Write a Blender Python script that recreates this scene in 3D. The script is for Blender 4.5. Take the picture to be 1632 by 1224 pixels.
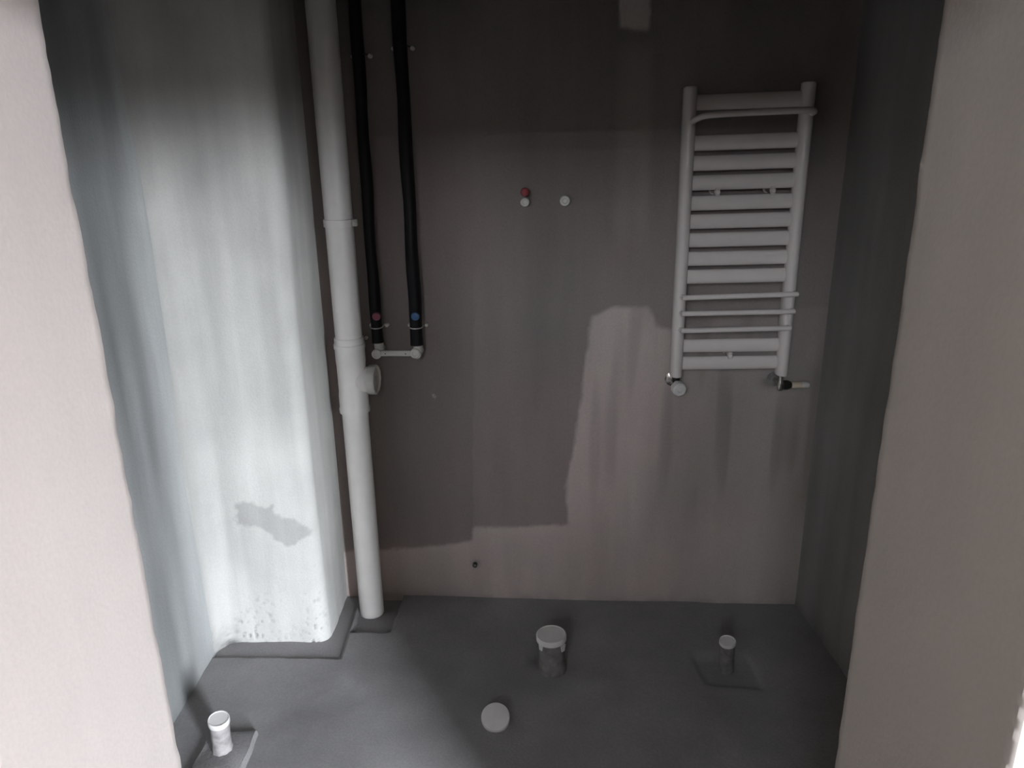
import bpy, math, random
import numpy as np
from mathutils import Vector, Matrix

for o in list(bpy.data.objects):
    bpy.data.objects.remove(o)
sc = bpy.context.scene
COL = sc.collection
random.seed(7)
PI = math.pi

# ------------------------------------------------------------------ camera
PITCH, ROLL = math.radians(18.1), math.radians(-1.0)
cam_data = bpy.data.cameras.new('camera')
cam = bpy.data.objects.new('camera', cam_data)
COL.objects.link(cam)
cam_data.sensor_fit = 'HORIZONTAL'
cam_data.sensor_width = 36.0
cam_data.lens = 1226.0 / 1632.0 * 36.0
cam_data.clip_start = 0.02
fwd = Vector((0, math.cos(PITCH), -math.sin(PITCH)))
r0 = Vector((1, 0, 0)); u0 = r0.cross(fwd)
right = math.cos(ROLL) * r0 + math.sin(ROLL) * u0
up = -math.sin(ROLL) * r0 + math.cos(ROLL) * u0
m = Matrix((right, up, -fwd)).transposed().to_4x4()
m.translation = (0, 0, 1.6)
cam.matrix_world = m
sc.camera = cam

# ------------------------------------------------------------------ world (sky above the horizon, dull ground below)
WORLD_STRENGTH = 256.0
EXPOSURE = 0.0
world = bpy.data.worlds.new('sky')
sc.world = world
world.use_nodes = True
nt = world.node_tree
nt.nodes.clear()
wo = nt.nodes.new('ShaderNodeOutputWorld')
bg = nt.nodes.new('ShaderNodeBackground')
tc = nt.nodes.new('ShaderNodeTexCoord')
sep = nt.nodes.new('ShaderNodeSeparateXYZ')
rmp = nt.nodes.new('ShaderNodeValToRGB')
rmp.color_ramp.elements[0].position = 0.0
rmp.color_ramp.elements[0].color = (0.03, 0.03, 0.029, 1)
rmp.color_ramp.elements[1].position = 0.085
rmp.color_ramp.elements[1].color = (0.88, 0.94, 1.0, 1)
for q, c in ((0.25, (0.80, 0.86, 0.93, 1)), (0.50, (0.60, 0.66, 0.73, 1))):   # hazy horizon, duller overhead
    rmp.color_ramp.elements.new(q).color = c
nt.links.new(tc.outputs['Generated'], sep.inputs[0])
nt.links.new(sep.outputs['Z'], rmp.inputs[0])
nt.links.new(rmp.outputs[0], bg.inputs['Color'])
bg.inputs['Strength'].default_value = WORLD_STRENGTH
nt.links.new(bg.outputs[0], wo.inputs[0])

# window openings of the hall behind the camera: the only daylight, the high one added as fill
WX0, WX1, WZ0, WZ1, WY = 2.11, 2.80, 0.12, 2.54, -2.6
VX0, VX1, VZ0, VZ1 = -1.25, -0.45, 1.98, 3.05       # unseen high window added for fill on the back wall, dimmed by slats
for x0, x1, z0, z1 in ((WX0, WX1, WZ0, WZ1), (VX0, VX1, VZ0, VZ1)):
    pl = bpy.data.lights.new('window_portal', 'AREA')
    pl.shape = 'RECTANGLE'; pl.size = x1 - x0; pl.size_y = z1 - z0
    pl.cycles.is_portal = True
    po = bpy.data.objects.new('window_portal', pl)
    COL.objects.link(po)
    po.location = ((x0 + x1) / 2, WY - 0.02, (z0 + z1) / 2)
    po.rotation_euler = (PI / 2, 0, 0)      # an area light shines along its -Z: +Y here

sc.view_settings.view_transform = 'Standard'
sc.view_settings.look = 'None'
sc.view_settings.gamma = 1.0
sc.view_settings.use_curve_mapping = False
sc.view_settings.exposure = EXPOSURE
sc.cycles.max_bounces = 10
sc.cycles.diffuse_bounces = 7
sc.cycles.sample_clamp_indirect = 8.0

# ------------------------------------------------------------------ noise
_rng = np.random.default_rng(3)
_T = _rng.random((64, 64))
def vnoise(x, y):
    xi = np.floor(x).astype(int); yi = np.floor(y).astype(int)
    fx = x - xi; fy = y - yi
    fx = fx * fx * (3 - 2 * fx); fy = fy * fy * (3 - 2 * fy)
    a = _T[xi % 64, yi % 64]; b = _T[(xi + 1) % 64, yi % 64]
    c = _T[xi % 64, (yi + 1) % 64]; d = _T[(xi + 1) % 64, (yi + 1) % 64]
    return (a * (1 - fx) + b * fx) * (1 - fy) + (c * (1 - fx) + d * fx) * fy - 0.5
def fbm(x, y, octv=3):
    s = 0; a = 1.0
    for k in range(octv):
        s = s + a * vnoise(x * 2 ** k + 17.3 * k, y * 2 ** k + 5.1 * k); a *= 0.5
    return s
def inside(px, py, poly):
    r = np.zeros(px.shape, bool)
    n = len(poly)
    for i in range(n):
        x1, y1 = poly[i]; x2, y2 = poly[(i + 1) % n]
        if y1 == y2: continue
        c = ((y1 > py) != (y2 > py)) & (px < (x2 - x1) * (py - y1) / (y2 - y1) + x1)
        r ^= c
    return r
def soft_inside(px, py, poly, h):
    return sum(inside(px + dx * h, py + dy * h, poly).astype(float) for dx in (-1, -0.33, 0.33, 1) for dy in (-1, -0.33, 0.33, 1)) / 16
def smooth(e0, e1, x):
    t = np.clip((x - e0) / (e1 - e0), 0, 1)
    return t * t * (3 - 2 * t)

# ------------------------------------------------------------------ materials
def lin(c):
    return tuple((v / 255 / 12.92) if v / 255 <= 0.04045 else ((v / 255 + 0.055) / 1.055) ** 2.4 for v in c)
def plain(name, col, rough=0.5, metal=0.0, spec=0.5, var=0.06, scale=30.0, bump=0.0):
    mt = bpy.data.materials.new(name); mt.use_nodes = True
    n = mt.node_tree; b = n.nodes['Principled BSDF']
    b.inputs['Roughness'].default_value = rough
    b.inputs['Metallic'].default_value = metal
    b.inputs['Specular IOR Level'].default_value = spec
    t = n.nodes.new('ShaderNodeTexCoord'); no = n.nodes.new('ShaderNodeTexNoise')
    no.inputs['Scale'].default_value = scale; no.inputs['Detail'].default_value = 4
    n.links.new(t.outputs['Object'], no.inputs['Vector'])
    mp = n.nodes.new('ShaderNodeMapRange')
    mp.inputs['From Min'].default_value = 0.3; mp.inputs['From Max'].default_value = 0.7
    mp.inputs['To Min'].default_value = 1 - var; mp.inputs['To Max'].default_value = 1 + var
    n.links.new(no.outputs['Fac'], mp.inputs['Value'])
    mx = n.nodes.new('ShaderNodeMix'); mx.data_type = 'RGBA'; mx.blend_type = 'MULTIPLY'
    mx.inputs['Factor'].default_value = 1
    mx.inputs[6].default_value = (*col, 1)
    n.links.new(mp.outputs[0], mx.inputs[7])
    n.links.new(mx.outputs[2], b.inputs['Base Color'])
    if bump:
        bp = n.nodes.new('ShaderNodeBump'); bp.inputs['Strength'].default_value = bump
        bp.inputs['Distance'].default_value = 0.002
        n.links.new(no.outputs['Fac'], bp.inputs['Height']); n.links.new(bp.outputs[0], b.inputs['Normal'])
    return mt
def cement(name, col, streak=0.18, blotch=0.2, speck=0.08, bump=0.25, zscale=0.12, rough=0.92, tint=None):
    """plastered cement: vertical trowel streaks, blotches, fine sand; attribute 'tone' holds stains, patches and painted light"""
    mt = bpy.data.materials.new(name); mt.use_nodes = True
    n = mt.node_tree; b = n.nodes['Principled BSDF']
    b.inputs['Roughness'].default_value = rough
    b.inputs['Specular IOR Level'].default_value = 0.25
    g = n.nodes.new('ShaderNodeNewGeometry')
    def nz(scale, vec, detail=4):
        mp = n.nodes.new('ShaderNodeMapping'); mp.inputs['Scale'].default_value = vec
        n.links.new(g.outputs['Position'], mp.inputs['Vector'])
        no = n.nodes.new('ShaderNodeTexNoise'); no.inputs['Scale'].default_value = scale
        no.inputs['Detail'].default_value = detail
        n.links.new(mp.outputs[0], no.inputs['Vector'])
        return no.outputs['Fac']
    def mr(src, amp):
        k = n.nodes.new('ShaderNodeMapRange')
        k.inputs['From Min'].default_value = 0.25; k.inputs['From Max'].default_value = 0.75
        k.inputs['To Min'].default_value = 1 - amp; k.inputs['To Max'].default_value = 1 + amp
        n.links.new(src, k.inputs['Value']); return k.outputs[0]
    def mul(a, c):
        k = n.nodes.new('ShaderNodeMath'); k.operation = 'MULTIPLY'
        n.links.new(a, k.inputs[0]); n.links.new(c, k.inputs[1]); return k.outputs[0]
    s1 = nz(9, (1, 1, zscale)); s2 = nz(2.6, (1, 1, 0.7)); s3 = nz(160, (1, 1, 1), 3)
    f = mul(mul(mr(s1, streak), mr(s2, blotch)), mr(s3, speck))
    at = n.nodes.new('ShaderNodeAttribute'); at.attribute_name = 'tone'
    f = mul(f, at.outputs['Fac'])
    mx = n.nodes.new('ShaderNodeMix'); mx.data_type = 'RGBA'; mx.blend_type = 'MULTIPLY'
    mx.inputs['Factor'].default_value = 1
    if tint:
        m2 = n.nodes.new('ShaderNodeMix'); m2.data_type = 'RGBA'
        m2.inputs[6].default_value = (*col, 1); m2.inputs[7].default_value = (*tint, 1)
        rr = n.nodes.new('ShaderNodeMapRange')
        rr.inputs['From Min'].default_value = 0.4; rr.inputs['From Max'].default_value = 0.6
        n.links.new(nz(1.7, (1, 1, 0.8)), rr.inputs['Value'])
        n.links.new(rr.outputs[0], m2.inputs['Factor'])
        n.links.new(m2.outputs[2], mx.inputs[6])
    else:
        mx.inputs[6].default_value = (*col, 1)
    n.links.new(f, mx.inputs[7])
    n.links.new(mx.outputs[2], b.inputs['Base Color'])
    ad = n.nodes.new('ShaderNodeMath'); ad.operation = 'MULTIPLY_ADD'
    n.links.new(s1, ad.inputs[0]); ad.inputs[1].default_value = 3.0; n.links.new(s3, ad.inputs[2])
    bp = n.nodes.new('ShaderNodeBump'); bp.inputs['Strength'].default_value = bump
    bp.inputs['Distance'].default_value = 0.003
    n.links.new(ad.outputs[0], bp.inputs['Height']); n.links.new(bp.outputs[0], b.inputs['Normal'])
    return mt

M = {
 'back':   cement('back_wall_cement', (0.255, 0.212, 0.200), 0.10, 0.08, 0.06, tint=(0.228, 0.205, 0.190)),
 'side':   cement('side_wall_cement', (0.235, 0.228, 0.22), 0.14, 0.14, 0.05),
 'shaft':  cement('shaft_skim_cement', (0.435, 0.424, 0.405), 0.15, 0.10, 0.04, bump=0.3),
 'left':   cement('left_wall_cement', (0.205, 0.208, 0.207), 0.20, 0.14, 0.04, bump=0.3),
 'floor':  cement('floor_screed', (0.222, 0.213, 0.213), 0.05, 0.12, 0.10, zscale=1.0, bump=0.2),
 'mortar': cement('mortar', (0.222, 0.213, 0.212), 0.06, 0.15, 0.14, zscale=1.0, bump=0.4),
 'paint':  cement('jamb_plaster', (0.47, 0.418, 0.398), 0.03, 0.05, 0.03, bump=0.12),
 'ceil':   cement('ceiling_concrete', (0.14, 0.137, 0.13), 0.05, 0.12, 0.06, zscale=1.0),
 'dado':   cement('added_dado', (0.16, 0.14, 0.125), 0.03, 0.05, 0.03, zscale=1.0),  # dark base tone added to the unseen hall to weaken low bounce; slats too
 'putty':  cement('jamb_putty', (0.29, 0.258, 0.236), 0.04, 0.05, 0.03, bump=0.12),
 'hall':   cement('hall_plaster', (0.88, 0.825, 0.775), 0.03, 0.04, 0.03, bump=0.1),
 'pvc':    plain('white_pvc', (0.72, 0.69, 0.665), 0.38, var=0.05, scale=14),
 'pvc2':   plain('white_fitting_plastic', (0.66, 0.645, 0.60), 0.4, var=0.05),
 'cap':    plain('white_cap_plastic', (0.60, 0.58, 0.565), 0.45, var=0.06),
 'greypipe': plain('grey_smeared_pipe', (0.25, 0.235, 0.232), 0.8, var=0.35, scale=38, bump=0.3),
 'dirtpipe': plain('mortar_smeared_pipe', (0.155, 0.145, 0.138), 0.8, var=0.35, scale=38, bump=0.3),
 'enamel': plain('white_enamel', (0.66, 0.612, 0.585), 0.22, var=0.02),
 'foam':   plain('black_foam_sleeve', (0.006, 0.006, 0.007), 0.5, spec=0.25, var=0.3, scale=40),
 'red':    plain('red_plastic', (0.30, 0.035, 0.045), 0.4),
 'pink':   plain('crimson_plastic', (0.26, 0.07, 0.10), 0.45),
 'blue':   plain('blue_plastic', (0.035, 0.105, 0.24), 0.45),
 'chrome': plain('dull_chrome', (0.55, 0.53, 0.50), 0.22, metal=1.0),
 'dark':   plain('dark_metal', (0.03, 0.028, 0.025), 0.35, metal=0.5),
 'cream':  plain('cream_plastic', (0.55, 0.46, 0.36), 0.5),
 'hole':   plain('pipe_bore', (0.05, 0.047, 0.043), 0.9),
 'frame':  plain('white_window_frame', (0.7, 0.7, 0.7), 0.4),
}

# ------------------------------------------------------------------ mesh helpers
class MB:
    def __init__(s): s.v = []; s.f = []; s.mi = []
    def add(s, vs, fs, mi=0):
        b = len(s.v); s.v += [tuple(p) for p in vs]
        s.f += [tuple(i + b for i in f) for f in fs]; s.mi += [mi] * len(fs)
        return s
    def lathe(s, org, axis, prof, seg=28, mi=0, wob=None):
        """prof: (radius, height along axis); closed with caps where radius > 0 at the ends"""
        ax = Vector(axis).normalized(); org = Vector(org)
        t = Vector((0, 0, 1)) if abs(ax.z) < 0.9 else Vector((1, 0, 0))
        e1 = ax.cross(t).normalized(); e2 = ax.cross(e1)
        vs = []; fs = []
        for j, (r, h) in enumerate(prof):
            for i in range(seg):
                a = 2 * PI * i / seg
                rr = r * (1 + (wob(i, j) if wob else 0))
                vs.append(org + ax * h + e1 * rr * math.cos(a) + e2 * rr * math.sin(a))
        for j in range(len(prof) - 1):
            for i in range(seg):
                k = (i + 1) % seg
                fs.append((j * seg + i, j * seg + k, (j + 1) * seg + k, (j + 1) * seg + i))
        fs.append(tuple(reversed(range(seg))))
        L = (len(prof) - 1) * seg
        fs.append(tuple(L + i for i in range(seg)))
        return s.add(vs, fs, mi)
    def tube(s, pts, r, seg=14, mi=0, closed_round=True):
        P = [Vector(p) for p in pts]; n = len(P)
        rs = r if isinstance(r, (list, tuple)) else [r] * n
        vs = []; fs = []; prev = None
        for j in range(n):
            d = (P[min(j + 1, n - 1)] - P[max(j - 1, 0)]).normalized()
            if prev is None:
                t = Vector((0, 0, 1)) if abs(d.z) < 0.9 else Vector((1, 0, 0))
                e1 = d.cross(t).normalized()
            else:
                e1 = (prev - d * prev.dot(d)).normalized()
            prev = e1; e2 = d.cross(e1)
            for i in range(seg):
                a = 2 * PI * i / seg
                vs.append(P[j] + (e1 * math.cos(a) + e2 * math.sin(a)) * rs[j])
        for j in range(n - 1):
            for i in range(seg):
                k = (i + 1) % seg
                fs.append((j * seg + i, j * seg + k, (j + 1) * seg + k, (j + 1) * seg + i))
        fs.append(tuple(reversed(range(seg)))); fs.append(tuple((n - 1) * seg + i for i in range(seg)))
        return s.add(vs, fs, mi)
    def box(s, x0, x1, y0, y1, z0, z1, mi=0):
        vs = [(x0, y0, z0), (x1, y0, z0), (x1, y1, z0), (x0, y1, z0), (x0, y0, z1), (x1, y0, z1), (x1, y1, z1), (x0, y1, z1)]
        fs = [(0, 3, 2, 1), (4, 5, 6, 7), (0, 1, 5, 4), (1, 2, 6, 5), (2, 3, 7, 6), (3, 0, 4, 7)]
        return s.add(vs, fs, mi)
    def prism(s, poly, axis, a, b, mi=0):
        """poly of 2D points extruded along 'x' or 'z'"""
        n = len(poly)
        f = (lambda p, h: (h, p[0], p[1])) if axis == 'x' else (lambda p, h: (p[0], p[1], h))
        vs = [f(p, a) for p in poly] + [f(p, b) for p in poly]
        fs = [(i, (i + 1) % n, n + (i + 1) % n, n + i) for i in range(n)]
        fs += [tuple(reversed(range(n))), tuple(range(n, 2 * n))]
        return s.add(vs, fs, mi)
    def build(s, name, mats, parent=None, tone=None, angle=38, bevel=0.0, **tags):
        me = bpy.data.meshes.new(name)
        me.from_pydata(s.v, [], s.f)
        mats = mats if isinstance(mats, (list, tuple)) else [mats]
        for k in mats: me.materials.append(M[k])
        me.polygons.foreach_set('material_index', s.mi)
        me.polygons.foreach_set('use_smooth', [True] * len(me.polygons))
        at = me.attributes.new('tone', 'FLOAT', 'POINT')
        at.data.foreach_set('value', [1.0] * len(s.v) if tone is None else list(map(float, tone)))
        import bmesh
        bm = bmesh.new(); bm.from_mesh(me); bmesh.ops.recalc_face_normals(bm, faces=bm.faces); bm.to_mesh(me); bm.free()
        me.set_sharp_from_angle(angle=math.radians(angle))
        o = bpy.data.objects.new(name, me); COL.objects.link(o)
        if parent: o.parent = parent
        if bevel:
            bv = o.modifiers.new('bevel', 'BEVEL'); bv.width = bevel; bv.segments = 2; bv.limit_method = 'ANGLE'
        for k, v in tags.items(): o[k] = v
        return o

def thing(name, label, cat, loc, rotz=0.0, group=None):
    o = bpy.data.objects.new(name, None); COL.objects.link(o)
    o.empty_display_size = 0.05
    o.location = loc; o.rotation_euler = (0, 0, rotz)
    o['label'] = label; o['category'] = cat
    if group: o['group'] = group
    return o
def grid(name, P, mat, tone=None, **tags):
    """P: (rows, cols, 3) array of points -> one sheet mesh"""
    R, C_, _ = P.shape
    me = bpy.data.meshes.new(name)
    idx = np.arange(R * C_).reshape(R, C_)
    q = np.stack([idx[:-1, :-1], idx[:-1, 1:], idx[1:, 1:], idx[1:, :-1]], -1).reshape(-1, 4)
    me.vertices.add(R * C_); me.vertices.foreach_set('co', P.reshape(-1).astype(np.float32))
    me.loops.add(q.size); me.loops.foreach_set('vertex_index', q.reshape(-1).astype(np.int32))
    me.polygons.add(len(q)); me.polygons.foreach_set('loop_start', (np.arange(len(q)) * 4).astype(np.int32))
    me.polygons.foreach_set('loop_total', np.full(len(q), 4, np.int32))
    me.update(); me.validate()
    me.polygons.foreach_set('use_smooth', [True] * len(q))
    me.materials.append(M[mat])
    at = me.attributes.new('tone', 'FLOAT', 'POINT')
    at.data.foreach_set('value', (np.ones(R * C_) if tone is None else tone.reshape(-1)).astype(np.float32))
    o = bpy.data.objects.new(name, me); COL.objects.link(o)
    for k, v in tags.items(): o[k] = v
    return o

# ------------------------------------------------------------------ back wall frame: local x along wall, local -y out of it
A0 = Vector((0.0, 2.4049, 0.0))
ROT = math.atan2(-0.0664163, 0.997792)
DX, DY = math.cos(ROT), math.sin(ROT)
def W(s, z, o=0.0):                                     # point of the back wall frame in the room
    return Vector((A0.x + DX * s + DY * o, A0.y + DY * s - DX * o, z))
def spline(pts, n):                                     # resampled Catmull-Rom through the points
    P = [Vector(p) for p in pts]; out = []
    Q = [P[0] * 2 - P[1]] + P + [P[-1] * 2 - P[-2]]
    for i in range(1, len(Q) - 2):
        for k in range(n):
            t = k / n
            a, b, c, d = Q[i - 1], Q[i], Q[i + 1], Q[i + 2]
            out.append(0.5 * ((2 * b) + (c - a) * t + (2 * a - 5 * b + 4 * c - d) * t * t + (3 * b - a - 3 * c + d) * t ** 3))
    out.append(P[-1]); return out

# ================================================================== STRUCTURE
H_ROOM = 3.12
# ---- floor
xs = np.concatenate([np.arange(-1.6, -1.06, 0.06), np.arange(-1.06, -0.36, 0.005), np.arange(-0.36, 0.54, 0.02), np.arange(0.54, 0.78, 0.008), np.arange(0.78, 1.3, 0.02), np.arange(1.3, 3.5, 0.1)])
ys = np.concatenate([np.arange(-2.7, 0.8, 0.1), np.arange(0.8, 1.86, 0.015), np.arange(1.86, 2.05, 0.008), np.arange(2.05, 2.62, 0.005)])
X, Y = np.meshgrid(xs, ys)
Z = 0.006 * fbm(X * 2.2, Y * 2.2, 3) + 0.0015 * fbm(X * 11, Y * 11, 2)
Z -= Z.max()
# strips where the screed was left out: along the foot of the shaft and around the soil pipe
fx = X + 0.004 * fbm(X * 30, Y * 30, 2); fy = Y + 0.004 * fbm(X * 30 + 7, Y * 30, 2)
front = 2.106 - 0.045 * (fx + 0.98)
strip = smooth(-0.002, 0.002, fy - front) * (1 - smooth(-0.570, -0.566, fx))
pit = smooth(-0.002, 0.002, fx + 0.560) * (1 - smooth(-0.002, 0.002, fx + 0.426 - 0.06 * (fy - 2.22))) * smooth(-0.002, 0.002, fy - 2.222)
patch_in = smooth(-0.01, 0.01, fx - 0.575 - 0.1 * (1.93 - fy)) * (1 - smooth(-0.01, 0.01, fx - 0.742)) * smooth(-0.01, 0.01, fy - 1.937 + 0.16 * (fx - 0.58)) * (1 - smooth(-0.03, 0.03, fy - 2.07))
Z -= 0.010 * strip + 0.022 * pit + 0.007 * patch_in
floor_z = lambda x, y: 0.0
tone = 1 + 0.22 * fbm(X * 5 + 3, Y * 5, 3)
tone *= np.where(Y < 0.72, 0.30, 1.0)                     # unseen hall floor darkened to cut the light it bounces in
tone *= 1 - 0.6 * np.exp(-((X - 0.052) / 0.014) ** 2 - ((Y - 2.055) / 0.03) ** 2)
floor = grid('floor', np.stack([X, Y, Z], -1), 'floor', tone, kind='structure',
             label='grey cement screed floor of the unfinished bathroom', )
# mortar pads, raised parts of the floor
def pad(name, poly, z1, rough=0.004, label=None):
    pts = []
    for i in range(len(poly)):
        a = Vector(poly[i] + (0,)); b = Vector(poly[(i + 1) % len(poly)] + (0,))
        n = max(2, int((b - a).length / 0.02))
        for k in range(n):
            p = a + (b - a) * (k / n)
            pts.append((p.x + random.uniform(-rough, rough) * 0.5, p.y + random.uniform(-rough, rough) * 0.5))
    n = len(pts); c = Vector((sum(p[0] for p in pts) / n, sum(p[1] for p in pts) / n))
    mb = MB(); vs = []; fs = []
    rings = [(1.0, -0.02, 0.006), (1.0, z1 * 0.45, 0.004), (1.0, z1 * 0.85, -0.001), (1.0, z1, -0.006)]
    for sc_, z, grow in rings:
        for p in pts:
            d = (Vector(p) - c); L = d.length
            q = c + d * ((L + grow) / L)
            vs.append((q.x, q.y, z + (random.uniform(-1, 1) * 0.0008 if z > 0 else 0)))
    for j in range(len(rings) - 1):
        for i in range(n):
            k = (i + 1) % n
            fs.append((j * n + i, j * n + k, (j + 1) * n + k, (j + 1) * n + i))
    fs.append(tuple((len(rings) - 1) * n + i for i in range(n)))
    fs.append(tuple(reversed(range(n))))
    mb.add(vs, fs)
    o = mb.build(name, 'mortar', floor, angle=50)
    if label: o['label'] = label
    return o
pad('mortar_pad', [(-0.874, 1.30), (-0.735, 1.30), (-0.733, 1.755), (-0.862, 1.752)], 0.018)

# ---- back wall
ss = np.arange(-1.2, 1.16, 0.006)
zs = np.concatenate([np.arange(-0.044, 2.08, 0.006), np.arange(2.08, H_ROOM + 0.05, 0.05)])
S, Zz = np.meshgrid(ss, zs)
wx = S + 0.010 * fbm(S * 40, Zz * 18, 3); wz = Zz + 0.008 * fbm(S * 30 + 9, Zz * 30, 3)
patch = [(-0.70, 0.165), (-0.4745, 0.185), (-0.2695, 0.2048), (-0.1565, 0.2245), (-0.1504, 0.2794), (-0.0441, 0.2812), (0.1863, 0.2948),
         (0.181, 0.458), (0.1994, 0.5744), (0.2248, 0.7538), (0.2373, 0.9044), (0.2614, 1.0392), (0.2908, 1.0554),
         (0.32, 1.0716), (0.438, 1.0692), (0.4701, 1.0041), (0.52, 0.9918), (0.60, 1.02), (0.75, 1.06), (1.3, 1.08), (1.3, -0.1), (-0.70, -0.1)]
inp = soft_inside(wx, wz, patch, 0.005)
amp = 0.95 - 0.62 * smooth(0.36, 0.62, S + 0.08 * fbm(S * 6, Zz * 2, 2)) * smooth(0.15, 0.45, Zz) - 0.35 * (1 - smooth(0.12, 0.45, Zz))
amp = amp - 0.30 * smooth(0.05, 0.3, fbm(S * 16 + 5, Zz * 1.6, 2)) * smooth(0.25, 0.6, Zz)
amp = amp * (1 - 0.55 * smooth(0.82, 1.12, Zz) * smooth(0.5, 0.62, S))
tone = 1 + inp * amp
seam = -0.1504 + 0.033 * np.clip((Zz - 0.28) / 0.81, 0, 1.5) + 0.004 * fbm(S * 10, Zz * 14, 2)
left_panel = (1 - smooth(-0.004, 0.004, wx - seam)) * (1 - smooth(0.9, 1.35, Zz))
tone *= 1 - 0.13 * left_panel * (1 - inp)
toppatch = smooth(0.318, 0.326, wx) * (1 - smooth(0.405, 0.412, wx)) * smooth(1.866, 1.884, wz) * (Zz < 2.3)
tone *= 1 + 1.7 * toppatch
band = smooth(0.30, 0.35, S + 0.01 * fbm(S * 9, Zz * 4, 2)) * (1 - smooth(0.405, 0.44, S)) * smooth(1.2, 1.4, Zz) * (1 - smooth(1.80, 1.87, Zz))
tone *= 1 + 0.22 * band
rough_stain = np.exp(-(((S - 0.835) / 0.035) ** 2 + ((Zz - 0.825) / 0.028) ** 2)) + 0.8 * np.exp(-(((S + 0.139) / 0.016) ** 2 + ((Zz - 0.137) / 0.014) ** 2))
tone *= 1 - 0.45 * np.clip(rough_stain + 0.5 * fbm(S * 50, Zz * 50, 2) * rough_stain, 0, 1)
tone *= 1 + 1.6 * np.exp(-((S + 0.262 + 0.6 * (Zz - 0.769)) / 0.004) ** 2 - ((Zz - 0.769) / 0.006) ** 2)      # a pale nick
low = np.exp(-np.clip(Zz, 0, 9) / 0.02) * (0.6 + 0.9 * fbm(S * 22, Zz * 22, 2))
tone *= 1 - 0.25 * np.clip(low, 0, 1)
off = 0.006 * fbm(S * 2.3, Zz * 2.3, 3) + 0.0025 * inp * 0.4 + 0.002 * toppatch
off -= off.max()
P = np.stack([A0.x + DX * S + DY * off, A0.y + DY * S - DX * off, Zz], -1)
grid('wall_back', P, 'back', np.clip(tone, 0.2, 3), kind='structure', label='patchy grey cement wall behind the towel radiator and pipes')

# ---- shaft (boxed out pier at the left of the back wall)
prof = []
prof.append(Vector((-1.014, 2.045))); prof.append(Vector((-1.003, 2.075)))      # runs out into the left wall
for k in range(0, 9):
    an = PI - (PI / 2) * k / 8
    prof.append(Vector((-0.919, 2.121)) + Vector((math.cos(an), math.sin(an))) * 0.0725)
a, b = Vector((-0.912, 2.1925)), Vector((-0.668, 2.181))
for t in np.arange(0, 1.0001, 0.018): prof.append((a + (b - a) * float(t)))
c0 = Vector((-0.668, 2.226)); rc = 0.045
for k in range(1, 11):
    an = -PI / 2 + (PI / 2) * k / 10
    prof.append(c0 + Vector((math.cos(an), math.sin(an))) * rc)
a, b = Vector((-0.6222, 2.24)), Vector((-0.6100, 2.52))
for t in np.arange(0.0, 1.0001, 0.05): prof.append(a + (b - a) * float(t))
prof = np.array([[p.x, p.y] for p in prof])
arc = np.concatenate([[0], np.cumsum(np.linalg.norm(np.diff(prof, axis=0), axis=1))])
tg = np.gradient(prof, axis=0); tg /= np.linalg.norm(tg, axis=1)[:, None]
nrm = np.stack([tg[:, 1], -tg[:, 0]], 1)
zs = np.concatenate([np.arange(-0.04, 2.05, 0.005), np.arange(2.05, H_ROOM + 0.05, 0.05)])
Aa, Zz = np.meshgrid(arc, zs)
off = 0.010 * fbm(Aa * 2.4 + 3, Zz * 1.7, 2) + 0.004 * fbm(Aa * 14, Zz * 2.0, 2)
edge = np.exp(-((Aa - 0.453) / 0.035) ** 2)
off *= smooth(0.0, 0.06, Aa)
off += edge * 0.006 * fbm(Aa * 3, Zz * 6, 3)
cluster = np.exp(-(((Aa - 0.225 - 0.5 * (Zz - 0.04)) / 0.05) ** 2)) * np.exp(-np.clip(Zz, 0, 9) / 0.07) + 0.9 * np.exp(-((Aa - 0.456) / 0.035) ** 2) * np.exp(-np.clip(Zz, 0, 9) / 0.09)
pits = np.clip(fbm(Aa * 95, Zz * 75, 3) - 0.16, 0, 1) * (cluster + 0.12 * np.exp(-np.clip(Zz, 0, 9) / 0.08))
off -= pits * 0.03
PX = prof[None, :, 0] + nrm[None, :, 0] * off
PY = prof[None, :, 1] + nrm[None, :, 1] * off
sx = PX + 0.020 * fbm(Aa * 38, Zz * 38, 4); sz = Zz + 0.020 * fbm(Aa * 34 + 4, Zz * 34, 4)
damp = soft_inside(sx, sz, [(-0.888, 0.463), (-0.876, 0.495), (-0.850, 0.505), (-0.826, 0.508), (-0.792, 0.485), (-0.767, 0.494), (-0.752, 0.468), (-0.713, 0.449), (-0.652, 0.410), (-0.656, 0.383), (-0.693, 0.354), (-0.738, 0.360), (-0.766, 0.378), (-0.788, 0.415), (-0.820, 0.433), (-0.859, 0.422), (-0.888, 0.434)], 0.004)
tone = (1 - 0.26 * damp) * (1 + 0.16 * fbm(Aa * 16, Zz * 1.2, 3)) * (1 + 0.14 * fbm(Aa * 7 + 2, Zz * 6, 4)) * (1 - np.clip(pits * 3.0, 0, 0.36)) * (1 - 0.13 * np.exp(-((Aa - 0.09) / 0.08) ** 2))  # last factor: fillet painted darker to hold back the light it catches
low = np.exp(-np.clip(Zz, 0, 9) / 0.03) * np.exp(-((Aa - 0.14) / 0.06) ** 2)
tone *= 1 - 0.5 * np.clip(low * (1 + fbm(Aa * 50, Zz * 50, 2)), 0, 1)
grid('wall_shaft', np.stack([PX, PY, Zz], -1), 'shaft', tone, kind='structure', label='pale skimmed cement shaft with a rounded corner beside the soil pipe')

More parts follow.
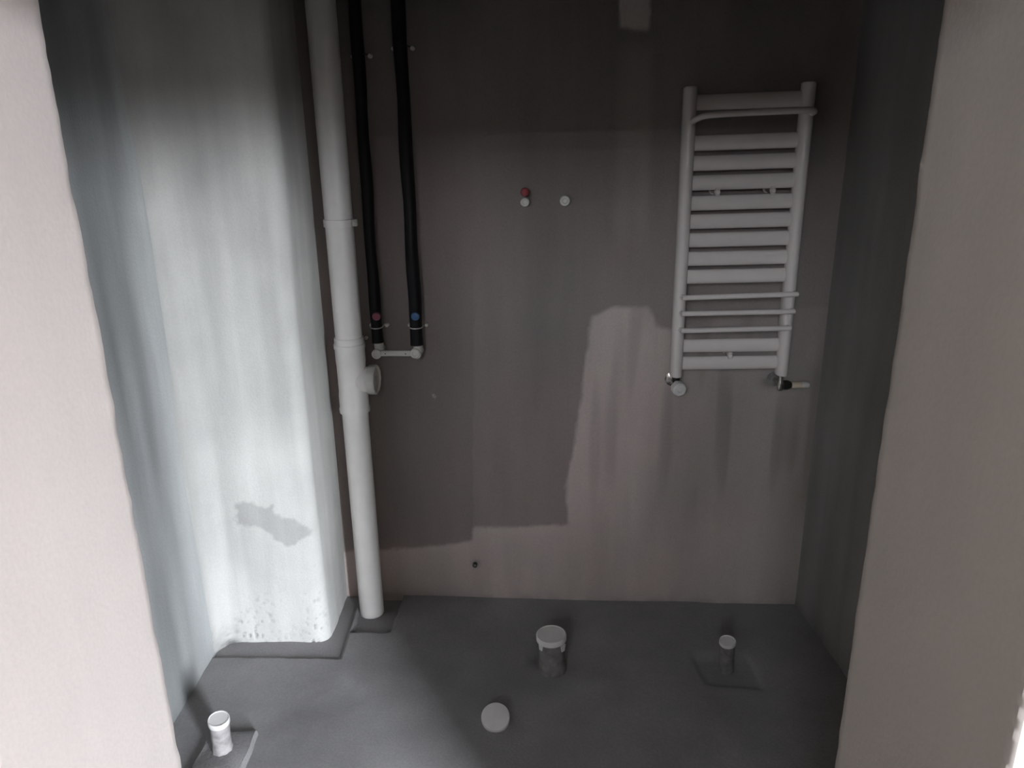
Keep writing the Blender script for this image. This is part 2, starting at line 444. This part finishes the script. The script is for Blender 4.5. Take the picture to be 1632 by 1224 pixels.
# ---- left and right walls of the bathroom
def side_wall(name, mat, x0, y0, x1, y1, sgn, amp, label, lit_corner=False):
    t = np.linspace(0, 1, 110); zs = np.linspace(-0.04, H_ROOM, 190)
    Tt, Zz = np.meshgrid(t, zs)
    L = math.hypot(x1 - x0, y1 - y0)
    off = amp * fbm(Tt * L * 2.5 + 8 * sgn, Zz * 1.6, 2) + amp * 0.35 * fbm(Tt * L * 16, Zz * 1.8 + 4, 2)
    off -= off.max()
    nx, ny = (y1 - y0) / L * sgn, -(x1 - x0) / L * sgn
    tone = 1 + 0.16 * fbm(Tt * L * 14 + 2, Zz * 1.3, 3)
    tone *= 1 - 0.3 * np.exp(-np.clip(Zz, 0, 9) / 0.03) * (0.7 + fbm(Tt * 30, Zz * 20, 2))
    if lit_corner:
        tone *= 1 + 0.85 * smooth(0.26, 0.06, 2.18 - (y0 + (y1 - y0) * Tt) + 0.10 * fbm(Tt * L * 5, Zz * 1.1, 3))  # wall tone lightened towards the shaft corner: light falloff put into the colour
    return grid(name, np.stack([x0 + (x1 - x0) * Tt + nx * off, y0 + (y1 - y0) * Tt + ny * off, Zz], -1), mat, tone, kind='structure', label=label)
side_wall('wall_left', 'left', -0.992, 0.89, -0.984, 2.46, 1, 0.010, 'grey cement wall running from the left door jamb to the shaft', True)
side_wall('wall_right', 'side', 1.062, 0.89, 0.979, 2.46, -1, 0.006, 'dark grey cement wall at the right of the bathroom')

# ---- front partition with the door opening (jambs painted, bathroom side bare cement)
def jamb(name, profile, segmat, label, mats=('paint', 'side')):
    """closed profile (x, y) extruded to the ceiling; corner points wander a little like hand-plastered arrises"""
    zs = np.concatenate([np.arange(-0.02, 2.0, 0.006), [2.05, 2.2, 2.5, H_ROOM]])
    n = len(profile); mb = MB()
    vs = []
    for z in zs:
        for k, (x, y, w) in enumerate(profile):
            j = w * (0.6 * float(fbm(np.array(z * 7.3 + 3.1), np.array(0.37 + 0.31 * k), 2)) + 0.5 * float(fbm(np.array(z * 31.0), np.array(2.63 + 0.4 * k), 3)))
            vs.append((x + j, y + 0.4 * j, float(z)))
    fs = []; mi = []
    for r in range(len(zs) - 1):
        for k in range(n):
            q = (k + 1) % n
            fs.append((r * n + k, r * n + q, (r + 1) * n + q, (r + 1) * n + k)); mi.append(segmat[k])
    mb.add(vs, fs); mb.mi = mi
    return mb.build(name, list(mats), angle=45, kind='structure', label=label)
jl = [(-1.6, 0.576, 0), (-0.52, 0.576, 0), (-0.496, 0.577, 0.002), (-0.492, 0.581, 0.002), (-0.492, 0.588, 0.001), (-0.4921, 0.62, 0), (-0.4921, 0.86, 0), (-0.4921, 0.884, 0.001), (-0.4922, 0.896, 0.004), (-0.496, 0.901, 0.005), (-0.51, 0.90, 0.001), (-0.55, 0.90, 0), (-1.6, 0.90, 0)]
jamb('wall_front_left', jl, [0] * 9 + [1] * 4, 'smooth pinkish plaster jamb at the left side of the doorway')
jr = [(3.4, 0.576, 0), (0.50, 0.576, 0), (0.468, 0.577, 0.002), (0.464, 0.581, 0.002), (0.464, 0.588, 0.001), (0.4640, 0.62, 0), (0.4640, 0.86, 0), (0.464, 0.884, 0.001), (0.4641, 0.896, 0.004), (0.468, 0.901, 0.005), (0.482, 0.90, 0.001), (0.52, 0.90, 0), (3.4, 0.90, 0)]
jamb('wall_front_right', jr, [2, 2] + [0] * 7 + [1] * 4, 'smooth greyish putty jamb at the right side of the doorway', ('putty', 'side', 'hall'))
LINTEL = 1.77
MB().box(-0.494, 0.466, 0.577, 0.90, LINTEL, H_ROOM).build('wall_front_top', 'paint', kind='structure', label='plastered lintel over the doorway')
MB().box(-1.7, 3.5, -2.8, 0.74, H_ROOM, H_ROOM + 0.1).box(-1.7, 3.5, 0.74, 2.65, H_ROOM, H_ROOM + 0.1, 1).build('ceiling', ['hall', 'ceil'], kind='structure', label='plain ceiling, bare grey concrete over the bathroom')

# ---- hall behind the camera: white above a dark dado added to shape the bounce light
ADDED_DADO = 1.3
def hall_wall(name, label, boxes):
    mb = MB()
    for x0, x1, y0, y1, z0, z1 in boxes:
        if z0 < ADDED_DADO: mb.box(x0, x1, y0, y1, z0, min(z1, ADDED_DADO), 1)
        if z1 > ADDED_DADO: mb.box(x0, x1, y0, y1, max(z0, ADDED_DADO), z1, 0)
    mb.build(name, ['hall', 'dado'], kind='structure', label=label)
hall_wall('wall_hall_left', 'white wall with an added dark dado at the left of the hall', [(-1.7, -1.6, -2.7, 0.60, -0.02, H_ROOM)])
hall_wall('wall_hall_right', 'white wall with an added dark dado at the right of the hall', [(3.4, 3.5, -2.7, 0.60, -0.02, H_ROOM)])
hall_wall('wall_hall_back', 'wall of the hall holding the tall window', [(-1.7, VX0, WY - 0.1, WY, -0.02, H_ROOM), (VX1, WX0, WY - 0.1, WY, -0.02, H_ROOM), (VX0, VX1, WY - 0.1, WY, -0.02, VZ0), (VX0, VX1, WY - 0.1, WY, VZ1, H_ROOM), (WX1, 3.5, WY - 0.1, WY, -0.02, H_ROOM),
          (WX0, WX1, WY - 0.1, WY, -0.02, WZ0), (WX0, WX1, WY - 0.1, WY, WZ1, H_ROOM)])
for nm, x0, x1, z0, z1, lb in (('window_1', WX0, WX1, WZ0, WZ1, 'white frame of the tall open window in the hall'), ('fill_window', VX0, VX1, VZ0, VZ1, 'unseen high slatted window added in the hall for fill light')):
    wf = MB(); e = 0.02
    wf.box(x0, x0 + e, WY - 0.08, WY - 0.04, z0, z1); wf.box(x1 - e, x1, WY - 0.08, WY - 0.04, z0, z1)
    wf.box(x0, x1, WY - 0.08, WY - 0.04, z0, z0 + e); wf.box(x0, x1, WY - 0.08, WY - 0.04, z1 - e, z1)
    w = wf.build(nm, 'frame', kind='structure', label=lb)
    if nm == 'fill_window':  # slats added to dim and soften the fill from this added opening
        N = 12; p = (z1 - z0) / N
        for k in range(N):
            MB().box(x0 + 0.005, x1 - 0.005, WY - 0.07, WY - 0.055, z0 + k * p + p * 0.20, z0 + (k + 1) * p).build('fill_slat', 'dado', w)

# ================================================================== SOIL PIPE
sp = thing('soil_pipe', 'thick white soil pipe with a capped side branch standing beside the pale shaft', 'pipe', (-0.514, 2.364, -0.022))
def lz(z): return z + 0.022
R = 0.0425
MB().lathe((0, 0, 0), (0, 0, 1), [(R * 0.97, 0), (R, 0.003), (R, lz(0.77))], 36).build('lower_pipe', 'pvc', sp)
MB().lathe((0, 0, 0), (0, 0, 1), [(R, lz(0.95)), (R, lz(H_ROOM))], 36).build('upper_pipe', 'pvc', sp)
tee = MB()
tee.lathe((0, 0, 0), (0, 0, 1), [(R + .001, lz(0.742)), (0.049, lz(0.744)), (0.0495, lz(0.757)), (0.0475, lz(0.760)), (0.0475, lz(0.80)), (0.046, lz(0.815)), (0.046, lz(0.90)),
      (0.0475, lz(0.918)), (0.0475, lz(0.955)), (0.0495, lz(0.958)), (0.0495, lz(0.972)), (0.047, lz(0.974)), (0.0465, lz(0.992)), (R + .001, lz(0.995))], 36)
bax = Vector((math.cos(math.radians(-6)), math.sin(math.radians(-6)), 0.0))
tee.lathe((0, 0, lz(0.853)), bax, [(0.041, 0.0), (0.041, 0.050), (0.044, 0.053), (0.044, 0.060)], 32)
tb = tee.build('branch_tee', 'pvc', sp)
plug = MB()
plug.lathe((0, 0, lz(0.853)), bax, [(0.030, 0.055), (0.047, 0.0565), (0.0475, 0.079), (0.0455, 0.082), (0.041, 0.082), (0.040, 0.076), (0.012, 0.076), (0.010, 0.079)], 48,
           wob=lambda i, j: (0.03 if (i // 2) % 2 else 0.0) if j in (1, 2, 3) else 0.0)
plug.build('screw_plug', 'pvc2', tb)
cl = MB()
cl.lathe((0, 0, lz(1.338)), (0, 0, 1), [(R + .0005, 0), (0.0465, 0.001), (0.0465, 0.022), (R + .0005, 0.023)], 36)
cl.box(-0.006, 0.006, 0.04, 0.11, lz(1.343), lz(1.357))
co = cl.build('pipe_clamp', 'pvc', sp)
lug = MB(); lug.box(0.042, 0.058, -0.022, -0.006, lz(1.340), lz(1.360))
lug.lathe((0.050, -0.03, lz(1.350)), (0, 1, 0), [(0.006, 0), (0.006, 0.03)], 10)
lug.build('clamp_bolt', 'pvc2', co, bevel=0.002)

# ================================================================== WATER RISERS
def riser(label, s0, zend, rad, knob_mat, knob_label, knob_s, drift, zclamp, group):
    base = W(s0, zend - 0.035, 0.0)
    t = thing('water_riser', label, 'pipe', base, ROT, group)
    L = lambda s, z, o: (s - s0, -o, z - base.z)
    # sleeve: slightly wavy foam tube
    pts = [(zend, 0, 1.06), (zend + 0.012, 0, 1.03), (1.0187, 0, 0.98), (1.06, drift(1.06), 1.0)]
    z = 1.10
    while z < H_ROOM:
        pts.append((z, drift(z) + 0.0012 * math.sin(z * 21 + s0 * 9), 1.0 + 0.05 * math.sin(z * 17 + s0 * 40))); z += 0.05
    pts.append((H_ROOM, drift(2.0), 1.0))
    MB().tube([L(s0 + d, z, 0.045) for z, d, k in pts], [rad * k for z, d, k in pts], 20).build('foam_sleeve', 'foam', t)
    kn = MB().lathe(L(knob_s, 1.0575, 0.040), (0, -1, 0), [(0.006, 0), (0.006, 0.018), (0.0125, 0.019), (0.0135, 0.024), (0.0125, 0.030), (0.008, 0.032)], 20).build('valve_knob', knob_mat, t)
    kn['label'] = knob_label
    # white collar and elbow below the sleeve
    col = MB(); col.lathe(L(s0 + 0.003, zend - 0.022, 0.045), (0, 0, 1), [(0.0145, 0), (0.0155, 0.003), (0.0155, 0.028)], 20)
    col.lathe(L(s0 + 0.0, zend - 0.030, 0.0), (0, -1, 0), [(0.0135, 0), (0.0135, 0.058)], 20)
    col.build('elbow', 'pvc2', t)
    for zc in (1.0187, zclamp):
        c = MB()
        ring = []
        d = drift(zc)
        for k in range(21):
            an = PI * k / 20
            ring.append(L(s0 + d + (rad + 0.0012) * math.cos(an), zc - 0.0015 * math.sin(an), 0.045 + (rad + 0.0012) * math.sin(an)))
        ring = [L(s0 + d + rad + 0.0012, zc, 0.004)] + ring + [L(s0 + d - rad - 0.0012, zc, 0.004)]
        c.tube(ring, 0.0017, 8)
        ob = c.build('pipe_clip', 'enamel' if zc < 1.3 else 'foam', t)
        for sg in (-1, 1):
            MB().lathe(L(s0 + d + sg * (rad + 0.0075), zc - 0.003, 0.0), (0, -1, 0), [(0.0065, 0), (0.0065, 0.012), (0.0045, 0.016)], 12).build('clip_foot', 'pvc2', ob)
    return t
riser('black insulated water riser beside the soil pipe, with a red knob near its foot', -0.4255, 0.9680, 0.0178, 'pink', 'crimson round knob', -0.419,
      lambda z: 0.006 * max(0.0, min(1.0, (z - 1.25) / 0.7)) - 0.001, 1.821, 'black insulated water risers')
riser('black insulated water riser farther from the soil pipe, with a blue knob near its foot', -0.2995, 0.9600, 0.0200, 'blue', 'blue round knob', -0.2955,
      lambda z: 0.001, 1.839, 'black insulated water risers')
br = thing('mounting_bridge', 'short white plastic bar with two round plugs joining the feet of the black risers', 'bridge', W(-0.366, 0.925, 0.06), ROT)
Lb = lambda s, z, o: (s + 0.366, -(o - 0.06), z - 0.925)
bb = MB(); bb.box(Lb(-0.412, 0, 0)[0], Lb(-0.318, 0, 0)[0], -0.009, 0.0, 0.0035, 0.0205)
bb.box(Lb(-0.405, 0, 0)[0], Lb(-0.325, 0, 0)[0], -0.011, -0.009, 0.0075, 0.0165)
bb.build('bar', 'pvc2', br, bevel=0.001)
for s in (-0.398, -0.333):
    MB().lathe(Lb(s, 0.937, 0.0705), (0, -1, 0), [(0.002, 0), (0.002, 0.001)], 10).build('pin_hole', 'hole', br)
for s, z in ((-0.4275, 0.9345), (-0.3035, 0.9370)):
    MB().lathe(Lb(s, z, 0.055), (0, -1, 0), [(0.0155, 0), (0.0158, 0.004), (0.0158, 0.014), (0.0135, 0.0165), (0.0075, 0.0165), (0.0065, 0.0145), (0.003, 0.0145)], 26).build('plug', 'pvc2', br)

# ================================================================== WATER OUTLETS
def outlet(label, s, z, rad, red):
    t = thing('water_outlet', label, 'water outlet', W(s, z, 0.0), ROT, 'wall water outlets')
    MB().lathe((0, 0, 0), (0, -1, 0), [(rad * 0.85, -0.004), (rad * 0.85, 0.012)], 20).build('socket', 'pvc2', t)
    MB().lathe((0, 0, 0), (0, -1, 0), [(rad, 0.010), (rad, 0.026), (rad * 0.88, 0.030), (rad * 0.5, 0.030), (rad * 0.42, 0.027)], 24).build('plug', 'pvc2', t)
    if red:
        k = MB(); k.lathe((0.001, 0, 0.026), (0, -1, 0.12), [(0.008, -0.002), (0.008, 0.014), (0.0125, 0.016), (0.013, 0.036), (0.011, 0.041), (0.006, 0.043)], 22)
        k.build('red_cap', 'red', t)['label'] = 'dark red round cap'
    return t
outlet('small white wall outlet plug with a dark red cap above it', 0.050, 1.3995, 0.0140, True)
outlet('small plain white wall outlet plug without any red cap', 0.1705, 1.4020, 0.0160, False)

# ================================================================== TOWEL RADIATOR
S0, Z0 = 0.682, 0.868
tr = thing('towel_radiator', 'white ladder towel radiator with flat rungs hung on the back wall', 'radiator', W(S0, Z0, 0.0), ROT)
def Lr(s, z, o): return (s - S0, -o, z - Z0)
TILT = 0.0175
def dprof(s, half, o0, o1):
    pts = []
    for k in range(13):
        an = PI * k / 12
        pts.append((s - S0 + half * math.cos(an), -(o0 + 0.010) - (o1 - o0 - 0.010) * math.sin(an)))
    pts += [(s - S0 - half, -o0), (s - S0 + half, -o0)]
    return pts
for s, z0, z1 in ((0.5205, 0.866, 1.7145), (0.8445, 0.8715, 1.7195)):
    mb = MB(); p = dprof(s, 0.0190, 0.058, 0.096); n = len(p); vs = []
    cx = sum(q[0] for q in p) / n; cy = sum(q[1] for q in p) / n
    for z, k in ((z0, 0.94), (z0 + 0.002, 1.0), (z1 - 0.006, 1.0), (z1 - 0.002, 0.95), (z1, 0.82)):
        for q in p: vs.append((cx + (q[0] - cx) * k, cy + (q[1] - cy) * k, z - Z0))
    fs = []
    for j in range(4):
        for i in range(n): fs.append((j * n + i, j * n + (i + 1) % n, (j + 1) * n + (i + 1) % n, (j + 1) * n + i))
    fs += [tuple(reversed(range(n))), tuple(4 * n + i for i in range(n))]
    mb.add(vs, fs).build('post', 'enamel', tr)
rungs = [(1.6949, 1.6525), (1.5863, 1.5421), (1.5301, 1.4869), (1.4747, 1.4326), (1.4184, 1.3739), (1.3649, 1.3206), (1.3111, 1.2665), (1.2554, 1.2116), (1.2007, 1.1578), (0.9838, 0.9438), (0.9297, 0.8861)]
for zt, zb in rungs:
    zc, h = (zt + zb) / 2, 0.0432 / 2
    sec = []
    for k in range(11):
        an = -PI / 2 + PI * k / 10
        sec.append((0.066 + 0.012 * math.cos(an), h * math.sin(an)))
    sec += [(0.062, h * 0.9), (0.062, -h * 0.9)]
    vs = []; fs = []; n = len(sec)
    for s in (0.5345, 0.830):
        for o, dz in sec: vs.append(Lr(s, zc + dz + TILT * (s - 0.665), o))
    for i in range(n): fs.append((i, (i + 1) % n, n + (i + 1) % n, n + i))
    fs += [tuple(reversed(range(n))), tuple(range(n, 2 * n))]
    MB().add(vs, fs).build('rung', 'enamel', tr, angle=50)
bow = spline([Lr(0.5255, 1.6200, 0.090), Lr(0.536, 1.6282, 0.118), Lr(0.5637, 1.6364, 0.136), Lr(0.6587, 1.6405, 0.142), Lr(0.80, 1.6440, 0.140), Lr(0.835, 1.6445, 0.134), Lr(0.852, 1.6415, 0.115), Lr(0.8535, 1.6370, 0.090)], 6)
MB().tube(bow, 0.0088, 14).build('hanging_bar', 'enamel', tr)
for (sa, za), (sb, zb) in (((0.5194, 1.122), (0.8566, 1.131)), ((0.52, 1.0731), (0.8525, 1.0789)), ((0.5208, 1.0206), (0.8463, 1.0279))):
    p = spline([Lr(sa + 0.004, za, 0.096), Lr(sa + 0.006, za, 0.104), Lr(sa + 0.02, za, 0.1065), Lr((sa + sb) / 2, (za + zb) / 2, 0.1065), Lr(sb - 0.014, zb, 0.1065), Lr(sb - 0.005, zb, 0.103), Lr(sb - 0.004, zb, 0.092)], 5)
    MB().tube(p, 0.0079, 12).build('thin_bar', 'enamel', tr)
for s, z in ((0.6118, 1.4259), (0.769, 1.4285), (0.6822, 0.9333)):
    k = MB(); k.lathe(Lr(s, z, 0.0), (0, -1, 0), [(0.012, 0), (0.012, 0.006), (0.0075, 0.008), (0.0075, 0.06), (0.0085, 0.062), (0.0088, 0.078), (0.006, 0.083)], 18)
    k.box(Lr(s, 0, 0)[0] - 0.006, Lr(s, 0, 0)[0] + 0.006, -0.080, -0.064, z - Z0 - 0.011, z - Z0 + 0.011)
    k.build('wall_bracket', 'enamel', tr)
# valves
vl = thing('radiator_valve', 'chrome valve with a round white knob under the left post of the towel radiator', 'valve', W(0.5205, 0.836, 0.0), ROT, 'radiator valves')
Lv = lambda s, z, o: (s - 0.5205, -o, z - 0.836)
b_ = MB(); b_.lathe(Lv(0.5205, 0.836, 0.072), (0, 0, 1), [(0.008, -0.012), (0.011, -0.008), (0.011, 0.010), (0.0075, 0.012), (0.0075, 0.032)], 18)
b_.lathe(Lv(0.5205, 0.834, 0.0), (0, -1, 0), [(0.008, 0.0), (0.008, 0.072)], 16)
b_.lathe(Lv(0.5205, 0.834, 0.048), (0, -1, 0), [(0.012, 0.0), (0.012, 0.012)], 6)
b_.build('valve_body', 'chrome', vl)
MB().lathe(Lv(0.5205, 0.848, 0.072), (0, 0, 1), [(0.0125, 0), (0.0125, 0.013)], 6).build('union_nut', 'dark', vl)
MB().lathe(Lv(0.5205, 0.834, 0.0), (0, -1, 0), [(0.024, 0.0), (0.024, 0.003), (0.014, 0.008)], 24).build('rosette', 'chrome', vl)
MB().lathe(Lv(0.5225, 0.8355, 0.080), (0.22, -1, -0.12), [(0.010, 0), (0.017, 0.003), (0.0212, 0.008), (0.0212, 0.030), (0.018, 0.034), (0.008, 0.034), (0.006, 0.031)], 28,
           wob=lambda i, j: (0.05 if (i // 2) % 2 else 0) if j in (2, 3) else 0).build('knob', 'cap', vl)
vr = thing('radiator_valve', 'dark valve with a sideways cream handle under the right post of the towel radiator', 'valve', W(0.8445, 0.836, 0.0), ROT, 'radiator valves')
Lq = lambda s, z, o: (s - 0.8445, -o, z - 0.836)
b_ = MB(); b_.lathe(Lq(0.8445, 0.836, 0.070), (0, 0, 1), [(0.008, -0.016), (0.0095, -0.012), (0.0095, 0.010), (0.008, 0.014), (0.008, 0.037)], 18)
b_.lathe(Lq(0.8445, 0.834, 0.0), (0, -1, 0), [(0.008, 0.0), (0.008, 0.070)], 16)
b_.build('valve_body', 'chrome', vr)
MB().lathe(Lq(0.8445, 0.834, 0.0), (0, -1, 0), [(0.024, 0.0), (0.024, 0.003), (0.014, 0.008)], 24).build('rosette', 'dirtpipe', vr)
MB().lathe(Lq(0.8445, 0.8365, 0.070), (1, 0, 0), [(0.009, 0.004), (0.0150, 0.008), (0.0155, 0.020), (0.012, 0.030), (0.009, 0.034)], 20).build('bonnet', 'dark', vr)
hd = MB(); hd.lathe(Lq(0.8445, 0.8365, 0.070), (1, 0, 0), [(0.008, 0.034), (0.0098, 0.037), (0.0098, 0.066)], 20)
hd.build('handle', 'cream', vr)
MB().lathe(Lq(0.8445, 0.8368, 0.070), (1, 0, 0), [(0.0098, 0.066), (0.0102, 0.068), (0.0102, 0.084), (0.008, 0.088)], 20).build('handle_cap', 'cap', vr)

# ================================================================== FLOOR DRAIN STUBS
def stub(name, label, base, rad_pipe, rad_cap, h, rim, lean=(0, 0), tabs=0, mat='dirtpipe'):
    t = thing(name, label, 'drain pipe', base, 0.0, 'capped drain stubs on the floor')
    ax = Vector((lean[0], lean[1], 1)).normalized()
    MB().lathe((0, 0, 0), ax, [(rad_pipe * 1.10, -0.01), (rad_pipe * 1.06, 0.004), (rad_pipe * 1.0, 0.018), (rad_pipe * 0.98, h * 0.4), (rad_pipe, h - rim)], 32,
               wob=lambda i, j: 0.045 * math.sin(i * 1.9 + j * 2.3)).build('pipe_stub', mat, t)
    c = MB(); c.lathe((0, 0, 0), ax, [(rad_cap * 0.95, h - rim), (rad_cap, h - rim + 0.002), (rad_cap, h - 0.003), (rad_cap * 0.96, h), (rad_cap * 0.90, h + 0.0002), (rad_cap * 0.86, h - 0.0016)], 40)
    cp = c.build('cap', 'cap', t)
    for k in range(tabs):
        a = -PI / 2 + (-0.95, 0.75, 2.4)[k]
        tb_ = MB(); e1 = Vector((math.cos(a), math.sin(a), 0)); e2 = Vector((-math.sin(a), math.cos(a), 0))
        vs = []
        for (q, w, z) in ((rad_cap * 0.93, .010, h - rim + .002), (rad_cap * 1.0, .010, h - rim + .002), (rad_cap * 1.0, .006, h - rim - 0.020), (rad_cap * 0.93, .006, h - rim - 0.020)):
            for s_ in (-1, 1): vs.append(e1 * q + e2 * w * s_ + Vector((0, 0, z)))
        tb_.add(vs, [(0, 1, 3, 2), (2, 3, 5, 4), (4, 5, 7, 6), (6, 7, 1, 0), (0, 2, 4, 6), (1, 7, 5, 3)])
        tb_.build('cap_tab', 'cap', cp)
    return t
stub('toilet_outlet', 'widest white capped pipe stub rising from the middle of the floor', (0.1115, 2.022, 0), 0.0405, 0.0468, 0.124, 0.020, (-0.03, 0), tabs=3)
stub('drain_stub', 'thin white capped pipe stub near the right wall below the radiator', (0.655, 2.008, -0.006), 0.0215, 0.0255, 0.113, 0.012, (-0.06, -0.10))
stub('drain_stub', 'white capped pipe stub on a mortar pad beside the left door jamb', (-0.806, 1.688, 0.017), 0.0255, 0.0282, 0.112, 0.017, (0.07, -0.10), mat='greypipe')
fd = thing('floor_drain', 'round white lid lying low on the floor in front of the widest stub', 'floor drain', (-0.064, 1.795, 0))
axd = Vector((0.02, -0.52, 1)).normalized()
MB().lathe((0, 0.012, -0.016), axd, [(0.036, -0.02), (0.0365, 0.030)], 36).build('pipe_stub', 'dirtpipe', fd)
MB().lathe((0, 0.012, -0.016), axd, [(0.0385, 0.026), (0.0410, 0.028), (0.0412, 0.038), (0.0395, 0.0412), (0.036, 0.042)], 40).build('lid', 'cap', fd)

# ================================================================== SMALL WALL BITS
we = thing('capped_pipe_end', 'small grey ringed pipe end low on the back wall in a dark spot', 'pipe end', W(-0.1439, 0.1325, 0.0), ROT)
MB().lathe((0, 0, 0), (0, -1, 0), [(0.0085, -0.006), (0.0085, 0.004), (0.0068, 0.004), (0.0062, 0.001), (0.004, 0.001)], 20).build('ring', 'dark', we)
MB().lathe((0, 0, 0), (0, -1, 0), [(0.0055, -0.004), (0.0055, 0.0025), (0.004, 0.0045)], 16).build('core', 'dirtpipe', we)
wp = thing('wall_plug', 'tiny white screw plug in the back wall between soil pipe and riser', 'plug', W(-0.4735, 0.972, 0.0), ROT)
MB().lathe((0, 0, 0), (0, -1, 0), [(0.0055, -0.01), (0.0055, 0.004), (0.0035, 0.006)], 14).build('plug_sleeve', 'pvc2', wp)
MB().lathe((0, 0, 0), (0, -1, 0), [(0.0025, 0.0), (0.0025, 0.009), (0.001, 0.0095)], 10).build('screw', 'chrome', wp)
